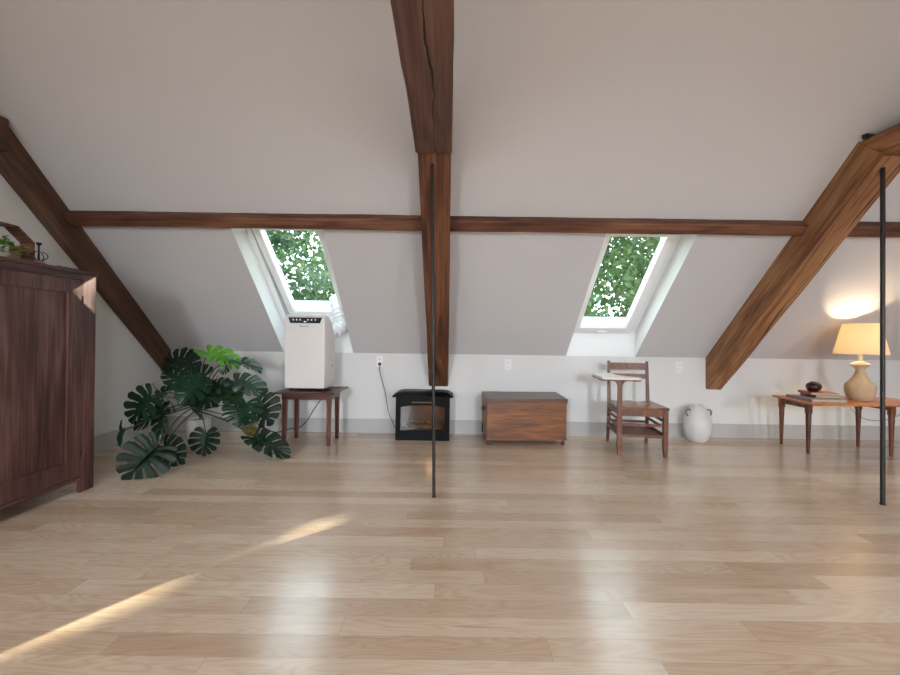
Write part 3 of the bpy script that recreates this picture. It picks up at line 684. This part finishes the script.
def door(ya, yb, hinge):
    z0, z1 = .118, TOPZ-.058; sw = .10
    m = MB(); m.box(-.02, .002, ya, ya+sw, z0, z1); m.box(-.02, .002, yb-sw, yb, z0, z1); m.box(-.02, .0015, ya+sw, yb-sw, z0, z0+.12); m.box(-.02, .0015, ya+sw, yb-sw, z1-.09, z1)
    o = m.build('door', WD, t, bevel=.003)
    m = MB(); m.box(-.026, -.016, ya+sw-.01, yb-sw+.01, z0+.1, z1-.07); m.build('door_panel', WD, o)
    for z in (z0+.13, z1-.15):
        m = MB(); m.tube([(.004, hinge, z), (.004, hinge, z+.045)], .005, 8); m.build('hinge', HNG, o, smooth=True)
    m = MB(); hk = ya+.04 if hinge == yb else yb-.04; m.lathe([(.010, 0), (.008, .012), (.018, .022), (.016, .032), (.004, .035)], n=14); k = m.build('knob', HNG, o, smooth=True); k.location = (0, hk, .78); k.rotation_euler = (0, PI/2, 0)
door(.002, hy-.107, hy-.107); door(-hy+.107, -.002, -hy+.107)

# things on the wardrobe
TZ = TOPZ+.010
FRW = wood('red_brown_frame_wood', (66, 32, 20), (112, 64, 44), (140, 92, 68), 0, .5)
t = thing('octagonal_wooden_frame', 'deep octagonal wooden frame standing on the wardrobe behind the small plant', 'frame', (-3.00, 2.62, TZ))
m = MB(); hw_, hh_, c_ = .22, .15, .12; oc = [(-hw_, hh_-.09), (-hw_, -hh_+.09), (-hw_+.11, -hh_), (hw_-.11, -hh_), (hw_, -hh_+.09), (hw_, hh_-.09), (hw_-.11, hh_), (-hw_+.11, hh_)]
for (a, b) in zip(oc, oc[1:]+oc[:1]):
    k = .92
    m.hexa([(-.03, a[0], a[1]+hh_), (.045, a[0], a[1]+hh_), (.045, b[0], b[1]+hh_), (-.045, b[0], b[1]+hh_), (-.045, a[0]*k, a[1]*k+hh_), (.045, a[0]*k, a[1]*k+hh_), (.045, b[0]*k, b[1]*k+hh_), (-.045, b[0]*k, b[1]*k+hh_)])
m.build('octagonal_rim', FRW, t)
m = MB(); m.box(-.04, .03, .13, .14, .02, .17); m.build('inner_slat', mat('pale_inner_slat', (120, 92, 66), .6), t)
t = thing('metal_candle_holder', 'small wrought metal candle holder with curls on the wardrobe top', 'candle holder', (-2.83, 2.745, TZ))
m = MB(); m.lathe([(.05, 0), (.055, .004), (.02, .012), (.006, .03), (.005, .17), (.012, .175), (.016, .19), (.014, .19)], n=16)
m.build('candle_stem', IRON, t, smooth=True)
for k in range(4):
    a = k*PI/2+.3; m = MB(); m.tube([(math.cos(a)*(.006+.045*math.sin(q*PI*.9)), math.sin(a)*(.006+.045*math.sin(q*PI*.9)), .06+.07*q) for q in [i/12 for i in range(13)]], .003, 6); m.build('curl', IRON, t, smooth=True)
m = MB(); m.lathe([(.03, .004), (.034, .012), (.034, .06), (.02, .068)], n=20); m.build('rose_cup', mat('dusty_rose_ceramic', (176, 126, 122), .4), t, smooth=True)
m = MB(); m.box(-.05, .05, -.07, .07, 0, .022); o = m.build('notebook', mat('dark_notebook_cover', (44, 30, 32), .5), bevel=.002); o.location = (-2.66, 2.74, TZ); tag(o, 'small dark notebook lying on the wardrobe top beside the candle holder', 'book')
IVY = leaf_mat('light_green_foliage', (62, 110, 34), (104, 150, 56), .4, .3)
t = thing('potted_plant', 'small bright green leafy pot plant on the wardrobe top', 'plant', (-2.78, 2.46, TZ))
m = MB(); m.lathe([(.035, 0), (.05, .06), (.052, .065), (.045, .065), (.04, .055)], n=20); m.build('flower_pot', mat('cream_small_pot', (198, 184, 160), .5), t, smooth=True)
m = MB(); rr = random.Random(3)
for k in range(130):
    a = rr.uniform(0, 2*PI); r = rr.uniform(.01, .12); z = .07+rr.uniform(0, .11)*(1-r/.2); c = Vector((math.cos(a)*r, math.sin(a)*r*1.3, z))
    u = Vector((math.cos(a), math.sin(a), rr.uniform(-.4, .5))).normalized()*.026; w_ = u.cross(Vector((rr.uniform(-.4, .4), rr.uniform(-.4, .4), 1))).normalized()*.016
    m.quad(c-u*.6, c-w_, c+u, c+w_)
m.build('foliage', IVY, t)

# ------------------------------------------------------------------ monstera
MG = [leaf_mat('monstera_dark_green', (10, 24, 16), (18, 42, 28), .48, .10, (70, 120, 20), 9, .28),
      leaf_mat('monstera_mid_green', (16, 42, 30), (28, 62, 42), .3, .14, (90, 150, 20), 9),
      leaf_mat('monstera_sunlit_green', (66, 140, 30), (104, 176, 44), .32, .38, (150, 220, 40), 9),  # sunlit brightness of one leaf painted into its green
      leaf_mat('monstera_yellowing', (60, 62, 22), (86, 74, 26), .4, .2, (150, 140, 30), 9)]
STEM = mat('monstera_stem_green', (62, 66, 44), .5, var=.3); STEMD = mat('monstera_aerial_stem', (54, 46, 36), .6, var=.3)
POTM = mat('pale_grey_pot_glaze', (176, 173, 169), .5, var=.05)
hub = P(197, 411, 3.92)
t = thing('monstera_plant', 'large sprawling potted monstera with split leaves beside the small dark table', 'plant', (hub.x, 3.95, 0))
O = Vector((hub.x, 3.95, 0)); hub = hub-O
m = MB(); m.lathe([(.075, 0), (.086, .006), (.100, .10), (.108, .22), (.112, .268), (.106, .27), (.100, .255), (.09, .245)], (0, 0, 0), 32); m.build('plant_pot', POTM, t, smooth=True)
m = MB(); m.lathe([(.099, .24), (.06, .25), (.001, .255)], (0, 0, 0), 24, cap=False); m.build('potting_soil', mat('dark_soil', (44, 34, 26), .95, bump=.6, bscale=60), t)
m = MB(); m.tube(bez([(0.0, 0, .20), (.01, .01, .28), hub, hub+Vector((.0, 0, .14)), hub+Vector((.03, 0, .28))], 6), .014, 10); m.build('main_stem', STEM, t, smooth=True)
def leaf(b, tp, nrm, wid, mi, seed=0, lobes=6, stem=True, src=None, sag=.05, fold=.12, small=False):
    b = b-O; tp = tp-O; wid = wid*.9; rr = random.Random(seed); L = (tp-b).length
    ey = (tp-b).normalized(); n = Vector(nrm); n = (n-ey*n.dot(ey)).normalized(); ex = ey.cross(n)
    mb = MB(); NT, NS = 84, 10
    for side in (-1, 1):
        k0 = len(mb.v); ph = rr.uniform(-.15, .15)
        for i in range(NT+1):
            tt = i/NT
            y0 = .78*tt**1.15; ang = math.radians(158*(1-tt)**.95); ln = .38+.17*math.sin(PI*min(1, tt*1.15))-.16*tt**3
            ln *= 1+.035*math.cos((tt*lobes+ph-.5)*2*PI)
            for j in range(NS+1):
                s = j/NS
                a = ang*(1-.12*s)
                x = math.sin(a)*ln*s; y = y0+math.cos(a)*ln*s
                z = fold*x*1.2-.30*(x*x)-.16*(y-.2)**2+.02*math.sin(tt*lobes*2*PI)*s
                X = x*side*wid*1.25
                p = b+(ex*X+ey*y+n*z)*L
                if p.z+O.z < .012: p.z = .012
                mb.v.append(tuple(p))
        for i in range(NT):
            tm = (i+.5)/NT; q = (tm*lobes+ph) % 1; d = min(q, 1-q)
            for j in range(NS):
                sm = (j+.5)/NS
                if not small and .08 < tm < .95 and sm > .30 and d < .085+.05*(sm-.3): continue
                a = k0+i*(NS+1)+j; f = (a, a+1, a+NS+2, a+NS+1); mb.f.append(f if side > 0 else f[::-1])
    o = mb.build('leaf', MG[mi], t)
    me = o.data
    bm = bmesh.new(); bm.from_mesh(me); bmesh.ops.remove_doubles(bm, verts=bm.verts, dist=L*.004)
    for f in bm.faces: f.smooth = True
    bm.to_mesh(me); bm.free()
    if stem:
        h = Vector(src)-O if src is not None else hub+Vector((rr.uniform(-.01, .01), rr.uniform(-.01, .01), rr.uniform(0, .12)))
        mid = h.lerp(b, .55)+Vector((0, 0, sag))
        for q in (mid,): q.z = max(q.z, .02)
        ms = MB(); e = b.copy(); ms.tube(bez([h, mid, e], 8), .0055, 8, r1=.0038); ms.build('stem', STEM if seed % 2 else STEMD, t, smooth=True)
LV = [  # base px,py,Y  tip px,py,Y  normal  width  material  stem sag
 ((157, 448, 3.12), (122, 482, 2.93), (.3, -1, .05), 1.0, 0, .06),
 ((200, 383, 3.62), (177, 405, 3.50), (-.1, -1, .35), 1.05, 1, .05),
 ((151, 396, 3.50), (128, 424, 3.42), (-.2, -1, .3), 1.1, 1, .05),
 ((164, 410, 3.60), (158, 443, 3.50), (-.45, -1, .25), .62, 1, .02),
 ((206, 433, 3.46), (203, 457, 3.42), (.05, -1, .15), 1.1, 0, .08),
 ((246, 403, 3.66), (237, 427, 3.52), (.1, -.8, .6), 1.25, 1, .02),
 ((257, 404, 3.80), (272, 425, 3.74), (.45, -1, .15), 1.2, 0, .03),
 ((217, 396, 3.70), (243, 403, 3.60), (.1, -.45, 1), .62, 1, .03),
 ((256, 438, 3.62), (291, 457, 3.52), (.35, -.5, .7), .52, 0, .03),
 ((256, 436, 3.60), (261, 452, 3.56), (-.6, -1, .1), .8, 1, .03),
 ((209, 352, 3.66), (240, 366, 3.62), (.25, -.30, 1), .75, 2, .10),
 ((238, 361, 3.72), (262, 371, 3.66), (.3, -.2, 1), .70, 1, .12),
 ((187, 362, 3.92), (160, 360, 3.96), (0, -.9, .7), .85, 0, .06),
 ((185, 360, 3.92), (197, 374, 3.84), (.2, -1, .5), .85, 0, .06),
 ((182, 384, 3.80), (163, 368, 3.86), (-.2, -.6, .8), .6, 1, .03),
 ((211, 390, 3.80), (233, 386, 3.74), (0, -.8, .8), .8, 1, .03),
 ((236, 381, 3.88), (267, 395, 3.82), (.2, -.4, 1), .75, 1, .05),
 ((123, 431, 3.10), (119, 448, 3.06), (-.4, -1, .1), .5, 0, .01),
 ((122, 431, 3.10), (121, 419, 3.12), (-.6, -1, .1), .4, 0, .01),
 ((162, 411, 3.50), (131, 430, 3.40), (.1, -.7, .8), .65, 0, .03),
 ((164, 446, 3.25), (183, 463, 3.15), (.2, -.9, .5), .75, 0, .03),
 ((251, 423, 3.60), (249, 437, 3.60), (.3, -1, .1), .9, 3, .01),
 ((158, 396, 3.78), (180, 383, 3.84), (0, -.5, .9), .7, 1, .03),
 ((198, 388, 3.70), (217, 406, 3.62), (.2, -1, .5), .8, 0, .03),
 ((201, 394, 3.72), (195, 414, 3.68), (-.1, -1, .3), .7, 0, .03),
 ((228, 361, 3.76), (222, 375, 3.72), (.2, -.9, .6), .75, 1, .09),
 ((205, 376, 3.86), (180, 378, 3.90), (0, -.8, .6), .8, 1, .03),
 ((224, 392, 3.84), (246, 392, 3.84), (0, -.9, .6), .8, 0, .03),
]
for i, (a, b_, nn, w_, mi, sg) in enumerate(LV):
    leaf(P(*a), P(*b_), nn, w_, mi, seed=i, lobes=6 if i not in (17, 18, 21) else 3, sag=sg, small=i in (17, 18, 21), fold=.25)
for (a, b_) in (((197, 398, 3.9), (202, 373, 3.88)), ((208, 395, 3.88), (218, 375, 3.86)), ((165, 405, 3.75), (152, 383, 3.72)), ((200, 400, 3.9), (228, 378, 3.9)), ((175, 412, 3.8), (169, 400, 3.8))):
    m = MB(); m.tube(bez([P(*a)-O, (P(*a)+P(*b_))/2-O+Vector((.01, 0, 0)), P(*b_)-O], 5), .007, 8, r1=.002); m.build('leaf_sheath', STEMD, t, smooth=True)

# ------------------------------------------------------------------ outdoors
GRD = mat('grass_ground', (86, 110, 52), .9, var=.3, vscale=1)
g = MB(); g.quad((-40, 5.2, -3), (60, 5.2, -3), (60, 80, -3), (-40, 80, -3)); struct(g.build('ground', GRD))
BARK = mat('tree_bark', (84, 70, 58), .9, bump=.5, bscale=12)
TL = [leaf_mat('tree_leaf_green', (28, 50, 38), (62, 90, 64), .6, .3, (84, 112, 66), .9), leaf_mat('tree_leaf_bright', (42, 66, 42), (88, 112, 68), .6, .35, (104, 132, 74), 1.2),
      leaf_mat('tree_leaf_bluegreen', (32, 64, 56), (66, 102, 88), .6, .3, (84, 118, 88), .8)]
d = np.array(SUND)
def inside(poly, x, y):
    r = np.zeros(len(x), bool); n = len(poly); j = n-1
    for i in range(n):
        xi, yi = poly[i]; xj, yj = poly[j]
        c = ((yi > y) != (yj > y)) & (x < (xj-xi)*(y-yi)/(yj-yi+1e-12)+xi); r ^= c; j = i
    return r
def fl_pt(px, py):
    u, v = uv(px, py); Y = F*CH/v; return (u/F*Y, Y)
def grow(poly, k):
    cx = sum(p[0] for p in poly)/len(poly); cy = sum(p[1] for p in poly)/len(poly); out = []
    for x, y in poly:
        r = math.hypot(x-cx, y-cy); out.append((x+(x-cx)/r*k, y+(y-cy)/r*k))
    return out
beam_polys = [('f', [fl_pt(*p) for p in ((334, 520), (328, 525), (258, 554), (246, 556), (262, 545), (300, 531))]),
              ('f', [fl_pt(*p) for p in ((214, 573), (190, 589), (120, 618), (60, 650), (20, 674), (-40, 700), (-60, 665), (0, 637), (100, 603), (170, 582))]),
              ('f', [fl_pt(*p) for p in ((150, 584), (0, 631), (-60, 650), (-60, 630), (0, 612), (90, 590))])]
def wpt(px, py):
    u, v = uv(px, py); Y = XF*F/u; return (Y, CH-v/F*Y)
beam_polys.append(('w', [wpt(50, 279), wpt(84, 262), wpt(97, 262), wpt(97, 324), (wpt(75, 304))]))
beam_polys.append(('l', [(-2.35, 3.5), (-1.86, 3.5), (-1.86, 3.9), (-2.35, 3.9)]))
def tree(x, y, zc, rx, ry, rz, n, size, mi, label, seed, gaps=0.0):
    rg = np.random.default_rng(seed)
    t = thing('leafy_tree', label, 'tree', (x, y, -3), 0, 'trees outside the skylights')
    nc = max(20, n//45); cl = rg.normal(size=(nc, 3)); cl /= np.linalg.norm(cl, axis=1)[:, None]; cl *= rg.uniform(.25, 1, (nc, 1))**.45
    ci = rg.integers(0, nc, n); p = cl[ci]+rg.normal(size=(n, 3))*.16
    p = p*np.array([rx, ry, rz])+np.array([x, y, zc])
    keep = np.ones(n, bool)
    for ip, (kind, poly) in enumerate(beam_polys):  # leaves along these sun paths removed to shape the lit streaks
        for g_ in (grow(poly, .13 if ip == 0 else .085 if kind == 'f' else .11),):
            if kind == 'f': s = p[:, 2]/d[2]; q = p-d*s[:, None]; keep &= ~inside(g_, q[:, 0], q[:, 1])
            elif kind == 'w': s = (p[:, 0]-XF)/d[0]; q = p-d*s[:, None]; keep &= ~inside(g_, q[:, 1], q[:, 2])
            else: s = (p[:, 2]-.85)/d[2]; q = p-d*s[:, None]; keep &= ~inside(g_, q[:, 0], q[:, 1])
    keep &= p[:, 2] > -2.5
    p = p[keep]; n = len(p)
    a = rg.normal(size=(n, 3)); a /= np.linalg.norm(a, axis=1)[:, None]; b = np.cross(a, rg.normal(size=(n, 3))); b /= np.linalg.norm(b, axis=1)[:, None]
    sz_ = size*rg.uniform(.7, 1.3, (n, 1)); a = a*sz_*.5; b = b*sz_*.32
    v = np.stack([p-a, p-b*1.0, p+a, p+b*1.0], 1).reshape(-1, 3)-np.array([x, y, -3])
    me = bpy.data.meshes.new('foliage'); me.vertices.add(n*4); me.vertices.foreach_set('co', v.astype(np.float32).ravel())
    me.loops.add(n*4); me.loops.foreach_set('vertex_index', np.arange(n*4, dtype=np.int32))
    me.polygons.add(n); me.polygons.foreach_set('loop_start', np.arange(0, n*4, 4, dtype=np.int32)); me.update(calc_edges=True); me.validate()
    me.materials.append(TL[mi]); o = bpy.data.objects.new('foliage', me); C.objects.link(o); o.parent = t
    m = MB(); rr = random.Random(seed); H = zc+3
    m.tube(bez([(0, 0, 0), (.1, 0, H*.3), (-.1, .1, H*.6), (.1, 0, H)], 5), .20, 10, r1=.07); m.build('trunk', BARK, t, smooth=True)
    for k in range(5):
        a = rr.uniform(0, 2*PI); z = H*rr.uniform(.4, .75); e = Vector((math.cos(a)*rx*.6, math.sin(a)*ry*.6, z+rr.uniform(.3, 1.2)))
        m = MB(); m.tube([(0, 0, z), tuple(Vector((0, 0, z)).lerp(e, .5)+Vector((0, 0, .15))), tuple(e)], .06, 6, r1=.02); m.build('branch', BARK, t, smooth=True)
tree(-5.2, 12.0, 2.6, 2.1, 1.9, 2.6, 5200, .20, 0, 'green leafy tree filling the middle of left skylight', 1)
tree(-8.6, 16.0, 3.2, 2.6, 2.0, 3.2, 3600, .26, 2, 'blue-green tree at the left side of left skylight, farther off', 2)
tree(-4.0, 18.0, 3.6, 2.4, 2.0, 3.2, 3200, .28, 1, 'lighter green tree behind others in the left skylight, right side', 3)
tree(4.0, 11.6, 2.8, 1.9, 1.9, 2.6, 5200, .19, 1, 'bright green leafy tree filling the left half of right skylight', 4)
tree(7.4, 13.2, 3.0, 1.8, 1.5, 3.0, 3600, .21, 0, 'deeper green leafy tree filling the right half of right skylight', 5)
tree(5.2, 21.0, 4.2, 4.2, 2.4, 3.6, 3400, .30, 2, 'distant blue-green tree seen through gaps in right skylight', 6)
tree(14.0, 15.6, 8.6, 5.6, 4.2, 4.6, 26000, .38, 0, 'large dense tree added out of view to the right to shade both skylights from sun', 7)  # unseen tree added to block the sun outside the carved beams
